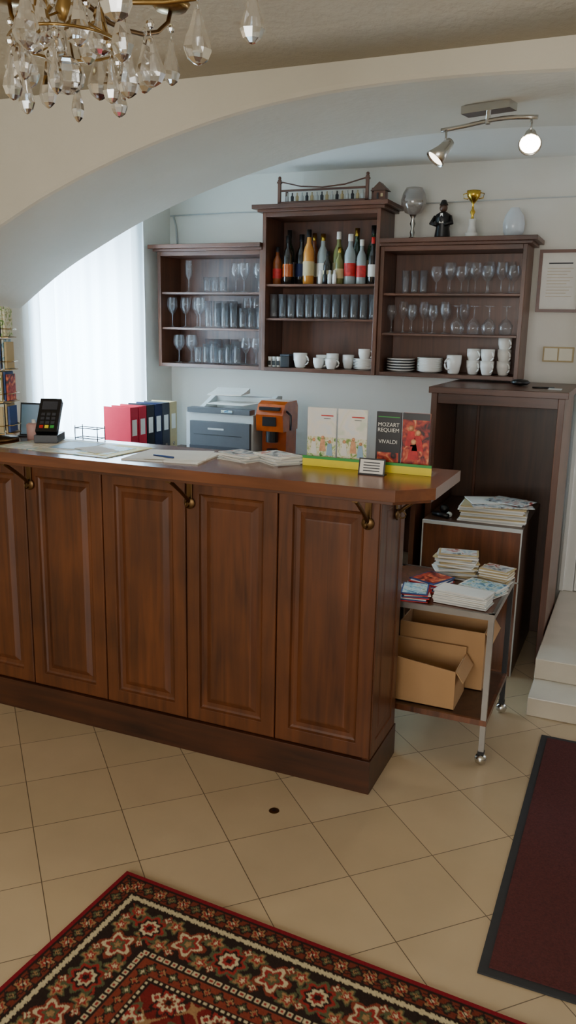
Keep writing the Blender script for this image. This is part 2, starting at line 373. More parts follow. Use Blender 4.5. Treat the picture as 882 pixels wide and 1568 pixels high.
for x,y in((-2.74,4.52),(-2.67,4.56),(-2.61,4.6),(-2.55,4.53)): wineg(b,x,y,z,.18,.034)
for i in range(4): tumbler(b,-2.49+.055*i,4.53+.01*(i%2),z,.16,.025)
for i in range(3): tumbler(b,-2.46+.06*i,4.62,z,.15,.026)
for i in range(3): tumbler(b,-2.26+.058*i,4.54,z,.12,.026)
for i in range(3): wineg(b,-2.27+.065*i,4.62,z,.18)
z=1.3645
for x,y in((-2.70,4.53),(-2.63,4.56),(-2.66,4.63)): wineg(b,x,y,z,.17,.036)
for i in range(6): tumbler(b,-2.56+.053*i,4.52+.012*(i%2),z,.10+.02*(i%3),.024)
for i in range(4): tumbler(b,-2.53+.06*i,4.61,z,.15,.025)
for i in range(3): wineg(b,-2.24+.06*i,4.54+.02*(i%2),z,.16)
b.build('drinking_glasses')
b=B(); z=1.6455
for i in range(12): tumbler(b,-2.04+.055*i,4.50,z,.135,.024)
for i in range(11): tumbler(b,-2.01+.055*i,4.57,z,.135,.024)
b.build('highball_glasses')
b=B(); z=1.7875
for i in range(3): tumbler(b,-1.26+.05*i,4.52,z,.12,.022)
for i in range(7): wineg(b,-1.09+.068*i,4.52+.03*(i%2),z,.14+.02*(i%2),.034)
for i in range(4): wineg(b,-1.05+.11*i,4.63,z,.17,.034)
z=1.5755
for i in range(6): wineg(b,-1.33+.058*i,4.52+.03*(i%2),z,.15+.02*(i%2),.028)
for i in range(4): wineg(b,-.965+.085*i,4.52+.025*(i%2),z,.15,.038,True)
for i in range(4): wineg(b,-1.25+.1*i,4.62,z,.16)
b.build('wine_glasses')
# bottles
bcol={'amber':bottle_mat('bottle_amber',C(130,66,22)),'dark':bottle_mat('bottle_dark',C(28,22,20)),'green':bottle_mat('bottle_green',C(30,56,34)),
 'clear':bottle_mat('bottle_clear',C(150,160,160)),'olive':bottle_mat('bottle_olive',C(110,110,56)),'orange':bottle_mat('bottle_orange',C(196,130,50))}
lab={'red':REDP,'white':PAPER,'yel':BEIGE,'dk':NAVY,'or':ORNG}
def bottle(x,y,h,r,c,l,cap):
    b=B(); z=1.8355
    b.lathe([(0,0),(r*.9,0),(r,.006),(r,h*.58),(r*.85,h*.66),(r*.42,h*.76),(r*.36,h*.9),(r*.36,h*.93)],(x,y,z),bcol[c],16)
    b.lathe([(r*.43,h*.86),(r*.43,h),(0,h)],(x,y,z),cap,12)
    b.lathe([(r+.0008,h*.16),(r+.0008,h*.42)],(x,y,z),lab[l],16)
    b.build('liquor_bottle')
for a in [(-2.03,4.52,.21,.027,'amber','red',BLACK),(-1.965,4.52,.27,.03,'dark','or',BLACK),(-1.90,4.57,.28,.034,'dark','dk',BLACK),
 (-1.835,4.52,.30,.032,'orange','yel',BLACK),(-1.765,4.56,.28,.033,'clear','white',GOLD),(-1.715,4.512,.18,.026,'dark','yel',BLACK),
 (-1.675,4.575,.29,.031,'olive','yel',WHITE),(-1.645,4.51,.20,.025,'olive','yel',GOLD),(-1.585,4.52,.27,.033,'clear','red',WHITE),(-1.575,4.60,.31,.033,'green','white',GOLD),
 (-1.52,4.525,.24,.028,'clear','red',WHITE),(-1.475,4.59,.32,.034,'green','yel',BLACK),(-1.45,4.51,.25,.024,'dark','white',REDP),(-1.84,4.615,.29,.03,'amber','yel',GOLD),(-1.99,4.60,.31,.03,'green','white',BLACK)]:
    bottle(*a)
b=B()
for i in range(4): b.lathe([(0,0),(.012,0),(.012,.05),(.007,.055),(.007,.075),(0,.075)],(-1.74+.028*i,4.466,1.8355),[CER,BLACK,LG,CER][i],10)
b.build('miniature_bottles')
# cups
def cup(b,x,y,z,h=.07,r=.036,ang=0,mat=CER):
    b.lathe([(0,0),(r*.6,0),(r*.75,.006),(r,h*.55),(r*1.02,h),(r*.94,h),(r*.85,h*.5),(0,.012)],(x,y,z),mat,16)
    P=[]
    for k in range(9):
        t=-math.pi/2+math.pi*k/8; P.append((x+(r*.93+.5*h*.55*math.cos(t))*math.cos(ang),y+(r*.93+.5*h*.55*math.cos(t))*math.sin(ang),z+h*.52+h*.3*math.sin(t)))
    b.tube(P,.0045,mat,6)
b=B(); z=1.3645
cup(b,-1.865,4.50,z,.085,.04,-.3); cup(b,-1.75,4.50,z,.06,.032,.3); cup(b,-1.76,4.58,z,.075,.035,.2); cup(b,-1.69,4.57,z,.085,.036,2.5)
cup(b,-1.665,4.48,z,.06,.033,.0); cup(b,-1.60,4.59,z,.08,.033,1.3); 
b.build('coffee_cups')
b=B()
for i in range(7): b.lathe([(0,0),(.03,0),(.062,.010),(.060,.012),(0,.004)],(-1.49,4.55,1.3645+.0085*i),CER,20)
cup(b,-1.49,4.55,1.3645+.0085*6+.006,.06,.034,.3); b.build('saucer_stack')
b=B()
for i in range(3): b.lathe([(0,0),(.012,0),(.012,.045),(.013,.047),(.013,.06),(0,.06)],(-2.05+.028*i,4.48,1.3645),[CER,LG,CER][i],10); b.box(-2.06+.028*i,-2.04+.028*i,4.465,4.468,1.375,1.40,BLACK)
b.build('salt_shakers')
b=B(); b.box(-1.975,-1.92,4.46,4.55,1.3645,1.43,BLACK); b.box(-1.978,-1.917,4.457,4.553,1.43,1.44,GREY); b.build('tea_tin',.003)
b=B()
for i in range(9): b.lathe([(0,0),(.045,0),(.08,.010),(.078,.013),(0,.004)],(-1.275,4.56,1.3645+.0075*i),[CER,GREY][i%2],24)
b.build('plate_stack')
b=B()
for i in range(10): b.lathe([(0,0),(.045,0),(.072,.012),(.07,.014),(0,.004)],(-1.11,4.56,1.3645+.0075*i),CER,24)
b.build('plate_stack')
b=B(); cup(b,-.965,4.51,1.3645,.10,.040,-2.2)
for x,n_,y in((-.865,2,4.53),(-.785,2,4.50),(-.705,3,4.54)):
    for i in range(n_): cup(b,x,y,1.3645+.062*i,.075,.036,-.8)
b.build('coffee_mugs')
# ornaments on cabinets
b=B(); z=2.2635; y0=4.48
for x in(-2.01,-1.49):
    b.box(x-.008,x+.008,y0,y0+.016,z,z+.14,KW); b.box(x-.012,x+.012,y0-.003,y0+.019,z+.12,z+.13,KW); b.ball((x,y0+.008,z+.148),.01,KW,8)
    b.box(x-.008,x+.008,y0,y0+.12,z,z+.02,KW); b.box(x-.006,x+.006,y0+.104,y0+.12,z,z+.09,KW)
b.box(-2.0,-1.5,y0,y0+.12,z+.008,z+.022,KX); b.box(-2.0,-1.5,y0+.002,y0+.014,z+.075,z+.085,KX)
for i in range(16):
    x=-1.975+.03*i; b.lathe([(0,0),(.009,0),(.010,.03),(.004,.036),(.004,.05),(0,.05)],(x,y0+.04,z+.022),[LG,GREY,BEIGE][i%3],8)
b.tube([(-2.01,y0+.008,z+.13),(-1.88,y0+.008,z+.10),(-1.75,y0+.008,z+.09),(-1.62,y0+.008,z+.10),(-1.49,y0+.008,z+.13)],.004,KX,6)
b.build('miniature_bottle_rack')
b=B(); z=2.2635; x=-1.415; b.box(x-.045,x+.045,4.46,4.53,z,z+.012,KX); b.box(x-.032,x+.032,4.47,4.52,z+.012,z+.055,KW)
b.box(x-.014,x-.004,4.466,4.471,z+.014,z+.045,BLACK); b.box(x+.008,x+.02,4.466,4.471,z+.025,z+.042,BEIGE)
b.prism([(-.048,0),(.048,0),(0,.045)],-.035,.035,DW,Matrix.Translation((x,4.495,z+.055))@Matrix.Rotation(math.pi/2,4,'X')); b.build('miniature_house')
b=B(); b.lathe([(0,0),(.045,0),(.03,.008),(.01,.02),(.014,.04),(.007,.06),(.016,.085),(.007,.11),(.02,.13)],(-1.245,4.55,2.0685),CHR,18)
b.lathe([(.012,.128),(.045,.142),(.065,.175),(.068,.205),(.06,.24),(.044,.268),(.042,.268),(.057,.24),(.065,.205)],(-1.245,4.55,2.0685),GOBG,22); b.build('glass_goblet')
b=B(); x=-1.08; z=2.0685
b.lathe([(0,0),(.04,0),(.042,.02),(.036,.06),(.045,.10),(.04,.125),(.018,.14),(0,.142)],(x,4.55,z),BLACK,16)
b.ball((x,4.548,z+.16),.022,DW,12); b.lathe([(.024,.175),(.02,.182),(.012,.2),(0,.203)],(x,4.55,z),BLACK,12)
b.tube([(x-.04,4.54,z+.115),(x-.055,4.515,z+.08),(x-.02,4.495,z+.07)],.011,BLACK,8); b.tube([(x+.04,4.54,z+.115),(x+.055,4.515,z+.08),(x+.02,4.495,z+.07)],.011,BLACK,8)
b.prism([(-.012,0),(.012,0),(.006,.05),(-.006,.05)],0,.003,PAPER,Matrix.Translation((x,4.512,z+.08))@Matrix.Rotation(math.pi/2,4,'X')); b.build('monk_figurine')
b=B(); x=-.925; b.lathe([(0,0),(.034,0),(.034,.03),(.024,.032),(.016,.07),(.018,.10),(0,.10)],(x,4.55,2.0685),WHITE,16)
b.lathe([(.010,.10),(.006,.115),(.014,.135),(.006,.15),(.005,.175),(.018,.19),(.034,.212),(.038,.24),(.034,.24),(.028,.21),(0,.195)],(x,4.55,2.0685),GOLD,16)
for s_ in(-1,1): b.tube([(x+s_*.034,4.55,2.298),(x+s_*.054,4.55,2.293),(x+s_*.050,4.55,2.272),(x+s_*.028,4.55,2.268)],.003,GOLD,6)
b.build('trophy_cup')
b=B(); b.lathe([(0,0),(.035,0),(.052,.03),(.056,.07),(.048,.11),(.03,.135),(.022,.15)],(-.71,4.56,2.0685),FROST,20); b.build('glass_vase')

b=B(); x0,x1,z0,z1=-.582,-.36,1.70,2.02
b.box(x0,x1,4.690,4.698,z0,z1,PAPER)
for q in((x0,x1,z0,z0+.016),(x0,x1,z1-.016,z1),(x0,x0+.016,z0+.016,z1-.016),(x1-.016,x1,z0+.016,z1-.016)): b.box(q[0],q[1],4.676,4.699,q[2],q[3],FRW)
b.box(x0+.05,x1-.05,4.689,4.690,z1-.072,z1-.066,GREY)
for i in range(10): b.box(x0+.045,x1-.045-.015*(i%3),4.689,4.690,z1-.095-.016*i,z1-.093-.016*i,BEIGE)
b.build('framed_certificate')
b=B(); b.box(-.525,-.365,4.688,4.6995,1.44,1.52,BEIGE)
SWC=pr('switch_cream',C(214,208,186),.4,var=.02)
for x in(-.518,-.442): b.box(x,x+.07,4.683,4.688,1.447,1.513,SWC)
b.build('light_switch',.002)

# ---------------------------------------------------------------- binders, printer, machine
cols=[RED,RED,BBK,NAVY,GREY,BEIGE]; y=3.845
for i,cm in enumerate(cols):
    b=B(); h=.32; w=.078; xs_=-2.61; dp=.178
    b.box(xs_-.003,xs_,y,y+w,.8205,.8205+h,cm); b.box(xs_-dp,xs_-.003,y,y+.003,.8205,.8205+h,cm); b.box(xs_-dp,xs_-.003,y+w-.003,y+w,.8205,.8205+h,cm)
    b.box(xs_-dp+.01,xs_-.01,y+.006,y+w-.008,.83,.8205+h-.02,PAPER)
    b.box(xs_,xs_+.001,y+.016,y+w-.016,.98,1.07,PAPER)
    b.lathe([(.011,0),(.011,.003),(.006,.003),(.006,.001)],(0,0,0),CHR,14,Matrix.Translation((xs_,y+w/2,.89))@Matrix.Rotation(math.pi/2,4,'Y'))
    b.build('ring_binder'); y+=w+.006
b=B(); x0,x1,y0,y1=-2.36,-1.94,4.02,4.42; z=.8205
b.box(x0,x1,y0+.01,y1,z,1.12,LG); b.box(x0+.035,x1-.012,y0-.012,y0+.012,z+.02,1.075,DG); b.box(x0+.035,x1-.012,y0-.018,y0+.0,z+.03,z+.12,GREY)
b.box(x0+.06,x1-.06,y0-.014,y0-.01,1.0,1.003,BLACK); b.box(x0+.15,x0+.25,y0-.0145,y0-.01,1.03,1.04,LG)
b.box(x0+.015,x1-.015,y0-.005,y0+.06,1.12,1.148,DG); b.box(x0+.23,x0+.30,y0-.008,y0-.004,1.128,1.142,TEAL)
pp=[(y0+.05,1.12),(y1,1.12),(y1,1.20),(y1-.06,1.205),(y0+.16,1.135)]
b.prism(pp,x0,x0+.03,LG,YZX); b.prism(pp,x1-.03,x1,LG,YZX)
b.box(x0+.03,x1-.03,y1-.08,y1,1.12,1.19,LG)
b.box(x0+.08,x1-.10,y0+.09,y0+.38,1.16,1.164,PAPER)
b.build('laser_printer',.006)
b=B(); b.prism([(0,0),(.22,0),(.22,.03),(.12,.014),(0,.005)],-.1,.1,PAPER,TR(-2.20,4.18,1.2065,12)@YZX); b.build('paper_sheets')
b=B(); x0,x1,y0=-1.925,-1.765,4.04; z=.8205
b.box(x0,x1,y0,y0+.2,z,z+.03,BLACK); b.box(x0+.008,x1-.008,y0+.06,y0+.2,z+.03,1.04,ORNG)
b.prism([(0,1.04),(-.01,1.13),(.02,1.185),(.06,1.20),(.18,1.20),(.2,1.17),(.2,1.04)],x0,x1,ORNG,Matrix(((0,0,1,0),(1,0,0,y0),(0,1,0,0),(0,0,0,1))))
b.box(x0+.02,x1-.02,y0-.014,y0+.03,1.155,1.172,BLACK); b.cyl((x0+.08,y0+.03,.98),.034,.06,BLACK); b.cyl((x0+.08,y0+.035,z+.03),.03,.09,BLACK); b.box(x0+.04,x1-.04,y0-.012,y0,1.07,1.12,BLACK)
b.tube([(x1,y0+.04,1.15),(x1+.03,y0+.03,1.13),(x1+.03,y0+.03,1.05)],.006,BLACK,6); b.build('coffee_machine',.006)

# ---------------------------------------------------------------- on the counter
ZC=1.1285
def stack(name,cx,cy,z,w,d,n,th,rot,mats,jit=.004,jr=4):
    b=B()
    for i in range(n):
        M=TR(cx+random.uniform(-jit,jit),cy+random.uniform(-jit,jit),z+i*th,rot+random.uniform(-jr,jr))
        b.box(-w/2,w/2,-d/2,d/2,0,th*.93,mats[i%len(mats)],M)
    return b,M
YS=2.65; TP=.2
e=D.objects.new('brochure_stand',None); bpy.context.collection.objects.link(e)
b=B(); x0,x1,y=-1.068,-.843,YS
b.box(x0,x1,y-.03,y+.05,ZC,ZC+.004,GLASS); b.box(x0,x1,y-.032,y-.029,ZC,ZC+.026,YEL); b.box(x0,x1,y-.033,y-.029,ZC+.026,ZC+.035,GRN)
b.box(x0,x1,y+.02,y+.022,ZC,ZC+.18,GLASS)
for k in range(2):
    a=x0+.004+k*.112
    b.box(a,a+.105,y-.002,y+.004,ZC+.006,ZC+TP,PAPER); b.box(a,a+.105,y-.003,y-.002,ZC+.11,ZC+TP,FADE)
    b.box(a,a+.105,y-.003,y-.002,ZC+.008,ZC+.100,TRAV)
    for q_,(u,h_) in enumerate(((.025,.088),(.058,.098),(.084,.084))):
        b.ball((a+u,y-.003,ZC+h_),.006,SKIN,10,None); b.prism([(u-.012,0),(u+.012,0),(u+.007,.042),(u-.007,.042)],0,.002,[PAPER,SKIN,PBLUE][q_],Matrix.Translation((a,y-.003,ZC+h_-.048))@Matrix.Rotation(math.pi/2,4,'X'))
    b.box(a+.05,a+.095,y-.0035,y-.003,ZC+.172,ZC+.176,REDP); b.box(a+.06,a+.085,y-.0035,y-.003,ZC+.163,ZC+.165,GREY)
b.build('leaflets_and_holder',parent=e)
e=D.objects.new('brochure_stand',None); bpy.context.collection.objects.link(e)
b=B(); x0,x1,y=-.812,-.632,YS
b.box(x0+.02,x1+.02,y-.03,y+.05,ZC,ZC+.004,GLASS); b.box(x0+.02,x1+.02,y-.032,y-.029,ZC,ZC+.026,YEL); b.box(x0+.02,x1+.02,y-.033,y-.029,ZC+.026,ZC+.035,GRN); b.box(x0+.02,x1,y+.03,y+.032,ZC,ZC+.18,GLASS)
b.box(x0,x0+.085,y-.010,y-.002,ZC+.006,ZC+TP,BLACK); b.box(x0+.006,x0+.08,y-.0115,y-.010,ZC+.182,ZC+.185,GRN)
b.box(x0+.006,x0+.08,y-.0115,y-.010,ZC+.03,ZC+.065,CONC)
b.box(x0+.088,x1,y-.001,y+.008,ZC+.006,ZC+TP,CONC)
for u,h_ in((.118,.150),(.142,.135),(.128,.105)):
    b.ball((x0+u,y-.001,ZC+h_),.010,SKIN,10,None); b.prism([(u-.02,0),(u+.02,0),(u+.01,.05),(u-.01,.05)],0,.002,[REDP,BEIGE,REDP][int(u*100)%3],Matrix.Translation((x0,y-.001,ZC+h_-.06))@Matrix.Rotation(math.pi/2,4,'X'))
b.box(x0+.088,x1,y-.003,y-.001,ZC+.178,ZC+TP,BLACK)
b.build('leaflets_and_holder',parent=e)
text('MOZART\nREQUIEM',.018,(x0+.0425,y-.0115,ZC+.152),math.pi/2,0,PAPER,'cover_title',e,'CENTER')
text('VIVALDI',.018,(x0+.0425,y-.0115,ZC+.095),math.pi/2,0,PAPER,'cover_title_b',e,'CENTER')
b=B(); M=TR(-.795,2.545,ZC,0,-12); b.box(-.045,.045,0,.004,0,.055,BLACK,M); b.box(-.04,.04,-.001,0,.005,.05,PAPER,M)
for i in range(4): b.box(-.028,.028,-.002,-.001,.012+.009*i,.015+.009*i,GREY,M)
b.box(-.045,.045,-.002,.03,0,.003,BLACK,TR(-.795,2.545,ZC)); b.build('framed_card')
for (cx,cy,n,r) in((-1.30,2.62,8,8),(-1.165,2.63,10,-4)):
    b,M=stack('',cx,cy,ZC,.105,.15,n,.003,r+60,[PAPER,LG,PAPER],.006,10); b.box(-.045,.045,-.065,.065,.0029,.0034,MAGZ,M); b.build('leaflet_pile')
b=B(); M=TR(-1.53,2.54,ZC,8); b.box(-.16,.0,-.12,.13,0,.004,PAPER,M); b.box(.002,.13,-.12,.13,0,.006,PAPER,M)
b.box(-.10,.12,-.09,.13,.0062,.0072,PAPER,TR(-1.53,2.54,ZC,20)); b.tube([(-1.50,2.47,ZC+.012),(-1.60,2.50,ZC+.009)],.0035,BLUE,8); b.build('open_booklet')
b=B(); M=TR(-1.985,2.57,ZC,-3); b.box(-.27,.26,-.16,.14,0,.0025,MAPM,M); b.box(.10,.26,-.13,.12,.0025,.0035,YEL,M); b.box(-.2,.05,-.1,.1,.0025,.003,PAPER,M); b.box(.09,.22,-.10,.07,.0035,.0045,TEAL,M)
b.box(-.09,.06,-.07,.10,.003,.004,PBLUE,M@TR(0,0,0,14)); b.box(-.08,.08,-.05,.05,.0045,.006,PAPER,M@TR(.12,-.04,0,-22))
for i in range(6): b.box(-.18+.03*i,-.176+.03*i,-.09,.09,.003,.0033,BEIGE,M)
b.build('city_map')
b=B(); M=TR(-2.165,2.62,ZC+.0052,25,0); b.box(-.045,.045,-.06,.07,0,.03,BLACK,M)
M2=M@TR(0,-.03,.025,0,48); b.box(-.042,.042,0,.16,0,.03,BLACK,M2); b.box(-.03,.03,.105,.145,.03,.0315,GREY,M2)
for i in range(3):
    for j in range(4): b.box(-.028+.021*i,-.013+.021*i,.015+.02*j,.028+.02*j,.03,.033,GREY if j else [REDP,YEL,GRN][i],M2)
b.build('card_terminal',.004)
b=B(); M=TR(-2.36,2.72,ZC,20,-12); b.box(-.035,.05,0,.004,0,.14,GREY,M); b.box(-.03,.045,-.002,0,.008,.132,PBLUE,M); b.box(-.04,.05,-.03,.03,0,.004,GREY,TR(-2.36,2.72,ZC,20)); b.build('tablet_display')
b=B(); b.lathe([(0,0),(.028,0),(.03,.06),(.024,.065),(0,.066)],(-2.275,2.66,ZC),PINK,16); b.lathe([(.008,.066),(.008,.08),(0,.08)],(-2.275,2.66,ZC),WHITE,10); b.build('hand_cream_jar')
b=B()
for zz in(.01,.05):
    b.tube([(-2.12,2.725,ZC+zz),(-2.01,2.725,ZC+zz),(-2.01,2.775,ZC+zz),(-2.12,2.775,ZC+zz)],.002,BLACK,6,True)
for p_ in((-2.12,2.725),(-2.01,2.725),(-2.01,2.775),(-2.12,2.775)): b.tube([(*p_,ZC),(*p_,ZC+.06)],.002,BLACK,6)
b.build('wire_letter_tray')
b=B(); cx,cy=-2.385,2.56
b.lathe([(0,0),(.09,0),(.09,.01),(.02,.02),(.01,.03),(.01,.54),(0,.55)],(cx,cy,ZC),BRZ,20)
pm=[BEIGE,MAGZ,TRAV,BLUE,MAPM,CONC,TEAL]
for lv in range(4):
    z=ZC+.035+.125*lv
    for k in range(5):
        a=math.radians(72*k+20); M=Matrix.Translation((cx,cy,z))@Matrix.Rotation(a,4,'Z')
        b.box(.062,.068,-.042,.042,0,.115,pm[(lv*3+k)%7],M); b.box(.07,.078,-.038,.038,.003,.105,pm[(lv*2+k+3)%7],M)
        b.box(.06,.09,-.042,.042,-.003,0,BRASS,M); b.tube([tuple(M@Vector(q)) for q in((.06,-.042,.03),(.09,-.042,.03),(.09,.042,.03),(.06,.042,.03))],.002,BRASS,5)
b.build('leaflet_rack')

# ---------------------------------------------------------------- open tall cabinet + rosewood cupboard
b=B(); x0,x1,y0,y1=-.945,-.325,3.95,4.44
b.box(x0,x0+.03,y0,y1,.0005,1.3,KW); b.box(x1-.03,x1,y0,y1,.0005,1.3,KW); b.box(x0-.01,x1+.015,y0-.02,4.64,1.3,1.33,KX)
b.box(x0+.03,x1-.03,y1-.02,y1,.0005,1.3,DW); b.box(x0+.03,x1-.03,y0+.01,y0+.03,1.25,1.3,KX); b.box(x0+.14,x0+.155,y1-.03,y1-.02,.72,1.25,KW)
b.build('tall_bar_cabinet',.002)
b=B(); x0,x1,y0,y1=-.905,-.44,3.75,4.40
b.box(x0,x1,y0+.012,y1,.0005,.715,DW); b.box(x0,x1,y0,y0+.012,.0005,.70,RW)
for q in((x0,x1,.70,.715),(x0,x0+.006,.0005,.70),(x1-.006,x1,.0005,.70),(x0,x1,.46,.466)): b.box(q[0],q[1],y0-.003,y0+.012,q[2],q[3],LG)
b.build('rosewood_cupboard')
b,M=stack('',-.60,3.92,.7155,.30,.22,12,.0065,4,[PAPER,LG,PAPER,BEIGE],.006,4)
b.box(-.14,.14,-.1,.1,.0,.005,MAGZ,TR(-.57,3.90,.795,18)); b.box(-.11,.09,-.08,.08,.0,.004,PAPER,TR(-.62,3.93,.801,25)); b.box(-.1,.1,-.07,.07,0,.004,MAGZ,TR(-.53,3.93,.806,-20)); b.build('magazine_stack')
b=B(); b.tube([(-.88,3.86,.728),(-.80,3.82,.728)],.012,BLACK,10); b.ball((-.80,3.85,.73),.014,LG,10); b.ball((-.84,3.92,.74),.024,BLACK,10); b.build('desk_stamp')
b=B(); b.lathe([(0,-.05),(.035,-.036),(.05,0),(.035,.036),(0,.05)],(0,0,0),BLACK,18,Matrix.Translation((-.575,4.28,1.348))@Matrix.Scale(.35,4,(0,0,1))); b.build('sunglasses_case')
b=B(); b.tube([(-.50,4.15,1.334),(-.40,4.18,1.334)],.004,BLACK,8); b.box(-.42,-.36,4.08,4.15,1.3305,1.335,LG); b.build('pen_and_note')

# ---------------------------------------------------------------- trolley
b=B(); x0,x1,y0,y1=-.88,-.42,2.875,3.35
for x in(x0,x1):
    for y in(y0,y1):
        b.box(x-.01,x+.01,y-.01,y+.01,.055,.60,STEEL if y==y0 else BLACK)
        b.lathe([(0,-.024),(.016,-.018),(.024,0),(.016,.018),(0,.024)],(0,0,0),CHR,16,Matrix.Translation((x,y,.0245))@Matrix.Rotation(math.pi/2,4,'Y'))
        b.box(x-.012,x+.012,y-.012,y+.012,.045,.058,BLACK)
for z in(.165,.58):
    b.box(x0,x1,y0,y1,z,z+.018,DW if z<.3 else RW)
    for q in((x0-.012,x1+.012,y0-.012,y0),(x0-.012,x1+.012,y1,y1+.012),(x0-.012,x0,y0,y1),(x1,x1+.012,y0,y1)): b.box(*q,z-.002,z+.02,STEEL if z>.3 else RW)
b.build('serving_trolley')
def leaf(cx,cy,z,w,d,n,th,r,mats,name,top=None,j=.006,jr=7):
    b,M=stack('',cx,cy,z,w,d,n,th,r,mats,j,jr)
    if top: b.box(-w*.45,w*.45,-d*.45,d*.45,th*.93,th*.93+.0006,top,M)
    b.build(name)
zt=.6005
leaf(-.54,2.95,zt,.20,.10,12,.0042,-8,[PAPER,LG,PAPER],'leaflet_pile',PAPER,.004,3)
leaf(-.72,2.95,zt,.10,.14,8,.004,14,[REDP,BLUE,PAPER],'leaflet_pile',TEAL)
leaf(-.70,3.10,zt,.12,.14,9,.004,-20,[REDP,PAPER,BLUE],'leaflet_pile',CONC)
leaf(-.50,3.12,zt,.16,.12,7,.004,-15,[PAPER,TEAL],'leaflet_pile',TEAL)
leaf(-.64,3.27,zt,.16,.09,18,.006,10,[PAPER,LG,BEIGE],'leaflet_pile',MAGZ,.012,16)
leaf(-.475,3.27,zt,.12,.09,12,.005,-10,[PAPER,BEIGE],'leaflet_pile',MAGZ,.008,12)
def carton(x0,x1,y0,y1,z0,z1,slope=0):
    b=B(); t=.004
    b.box(x0,x1,y0,y1,z0,z0+t,CARD)
    b.add([(x0,y0,z0),(x1,y0,z0),(x1,y0,z1-slope),(x0,y0,z1),(x0,y0+t,z0),(x1,y0+t,z0),(x1,y0+t,z1-slope),(x0,y0+t,z1)],[(0,1,2,3),(7,6,5,4),(3,2,6,7),(1,5,6,2),(0,3,7,4)],CARD)
    b.box(x0,x1,y1-t,y1,z0+t,z1,CARD); b.box(x0,x0+t,y0+t,y1-t,z0+t,z1,CARDI); b.box(x1-t,x1,y0+t,y1-t,z0+t,z1-slope,CARD)
    b.box(0,.05,y0,y1,0,.003,CARD,Matrix.Translation((x1,0,z1-slope))@Matrix.Rotation(math.radians(55),4,'Y'))
    b.build('cardboard_box')
carton(-.83,-.54,2.90,3.10,.1835,.37,.03); carton(-.82,-.475,3.12,3.32,.1835,.43)

# ---------------------------------------------------------------- mat
b=B(); b.box(-.235,.62,1.835,3.21,.0005,.006,pr('mat_rubber',C(44,46,50),.7)); b.box(-.21,.595,1.86,3.185,.006,.010,pr('mat_carpet',C(86,38,38),.95,var=.25,nscale=160,bump=.6,bscale=300)); b.build('entrance_mat')

# ---------------------------------------------------------------- persian rug
L,W=1.9,1.25; q=.0035; nx=int(L/q); ny=int(W/q)
S,T=np.meshgrid(np.arange(nx+1)*q,np.arange(ny+1)*q,indexing='ij')
ds=np.minimum(S,L-S); dt=np.minimum(T,W-T); d=np.minimum(ds,dt)
along=np.where(ds<dt,T-W/2,S-L/2)
lin=lambda r,g,b_:np.array(C(r,g,b_)[:3])
BK=lin(44,33,28);RD=lin(146,46,42);CRM=lin(196,182,146);GR=lin(84,88,60);TN=lin(154,118,80);RU=lin(124,56,40);DR=lin(126,26,36);NV=lin(44,44,52)
col=np.zeros((nx+1,ny+1,3)); col[:]=DR
def put(mask,c): col[mask]=c
def per(p,P): return (p+P/2)%P-P/2
put(d>.012,BK)
b1=(d>.018)&(d<.068); put(b1,RU*.8)
def flower(mask,dc,P,ph,R,cols,petal=5,amp=.25):
    u=per(along+ph,P); w=d-dc; r=np.hypot(u,w); th=np.arctan2(w,u); rr=r/(1+amp*np.cos(petal*th))
    for k,c in enumerate(cols): put(mask&(rr<R*(1-k/len(cols))),c)
flower(b1,.043,.08,0,.023,[BK,TN,RD,CRM],6)
flower(b1,.043,.08,.04,.018,[BK,GR,TN],4)
put(b1&(np.abs(d-.043-.016*np.sin(along*2*np.pi/.08))<.0025),BK)
g1=(d>.072)&(d<.096); put(g1,BK); u=per(along,.024); put((d>.076)&(d<.092)&(np.abs(d-.084)<.0075-np.abs(u)*.45),CRM); put((d>.076)&(d<.092)&(np.abs(np.abs(u)-.010)<.003),CRM)
bm=(d>.100)&(d<.226); put(bm,BK)
for s_ in(1,-1):
    put(bm&(np.abs(d-.163-s_*.042*np.sin(along*2*np.pi/.25))<.0065),GR)
    put(bm&(np.abs(d-.163-s_*.050*np.sin(along*2*np.pi/.25+.5))<.003),RD)
flower(bm,.163,.25,0,.050,[GR,RD,BK,CRM,RD,BK],8,.14)
flower(bm,.163,.25,.125,.044,[RU,CRM,RD,GR,TN],5,.25)
for ph,dc in((.062,.125),(.188,.125),(.062,.203),(.188,.203)): flower(bm,dc,.25,ph,.024,[GR,TN,RD,CRM],5,.3)
for ph,dc in((.03,.207),(.095,.118),(.155,.21),(.22,.116)): flower(bm,dc,.25,ph,.012,[RU,CRM,RD],4,.3)
g2=(d>.228)&(d<.252); put(g2,BK); put((d>.233)&(d<.247)&(np.abs(per(along,.022))<.008),CRM); put((d>.238)&(d<.242)&(np.abs(per(along,.022))<.004),RD)
b3=(d>.254)&(d<.298); put(b3,RU*1.05); flower(b3,.276,.066,0,.015,[BK,GR,CRM],4,.3); flower(b3,.276,.066,.033,.012,[BK,TN,RD],4,.3)
g3=(d>.298)&(d<.316); put(g3,BK); put((d>.303)&(d<.311)&(np.abs(per(along,.016))<.0045),CRM)
fi=d>=.316; put(fi,RD*.55)
xx=S-L/2;yy=T-W/2
def ff(P,Q,ox,oy,R,cols,pet,amp):
    u=per(xx+ox,P);w=per(yy+oy,Q);r=np.hypot(u,w);th=np.arctan2(w,u);rr=r/(1+amp*np.cos(pet*th))
    for k,c in enumerate(cols): put(fi&(rr<R*(1-k/len(cols))),c)
put(fi&(np.abs(np.sin(xx*38)+np.sin(yy*38))<.16),BK); put(fi&(np.abs(np.sin(xx*38+1.5)-np.sin(yy*38))<.10),TN)
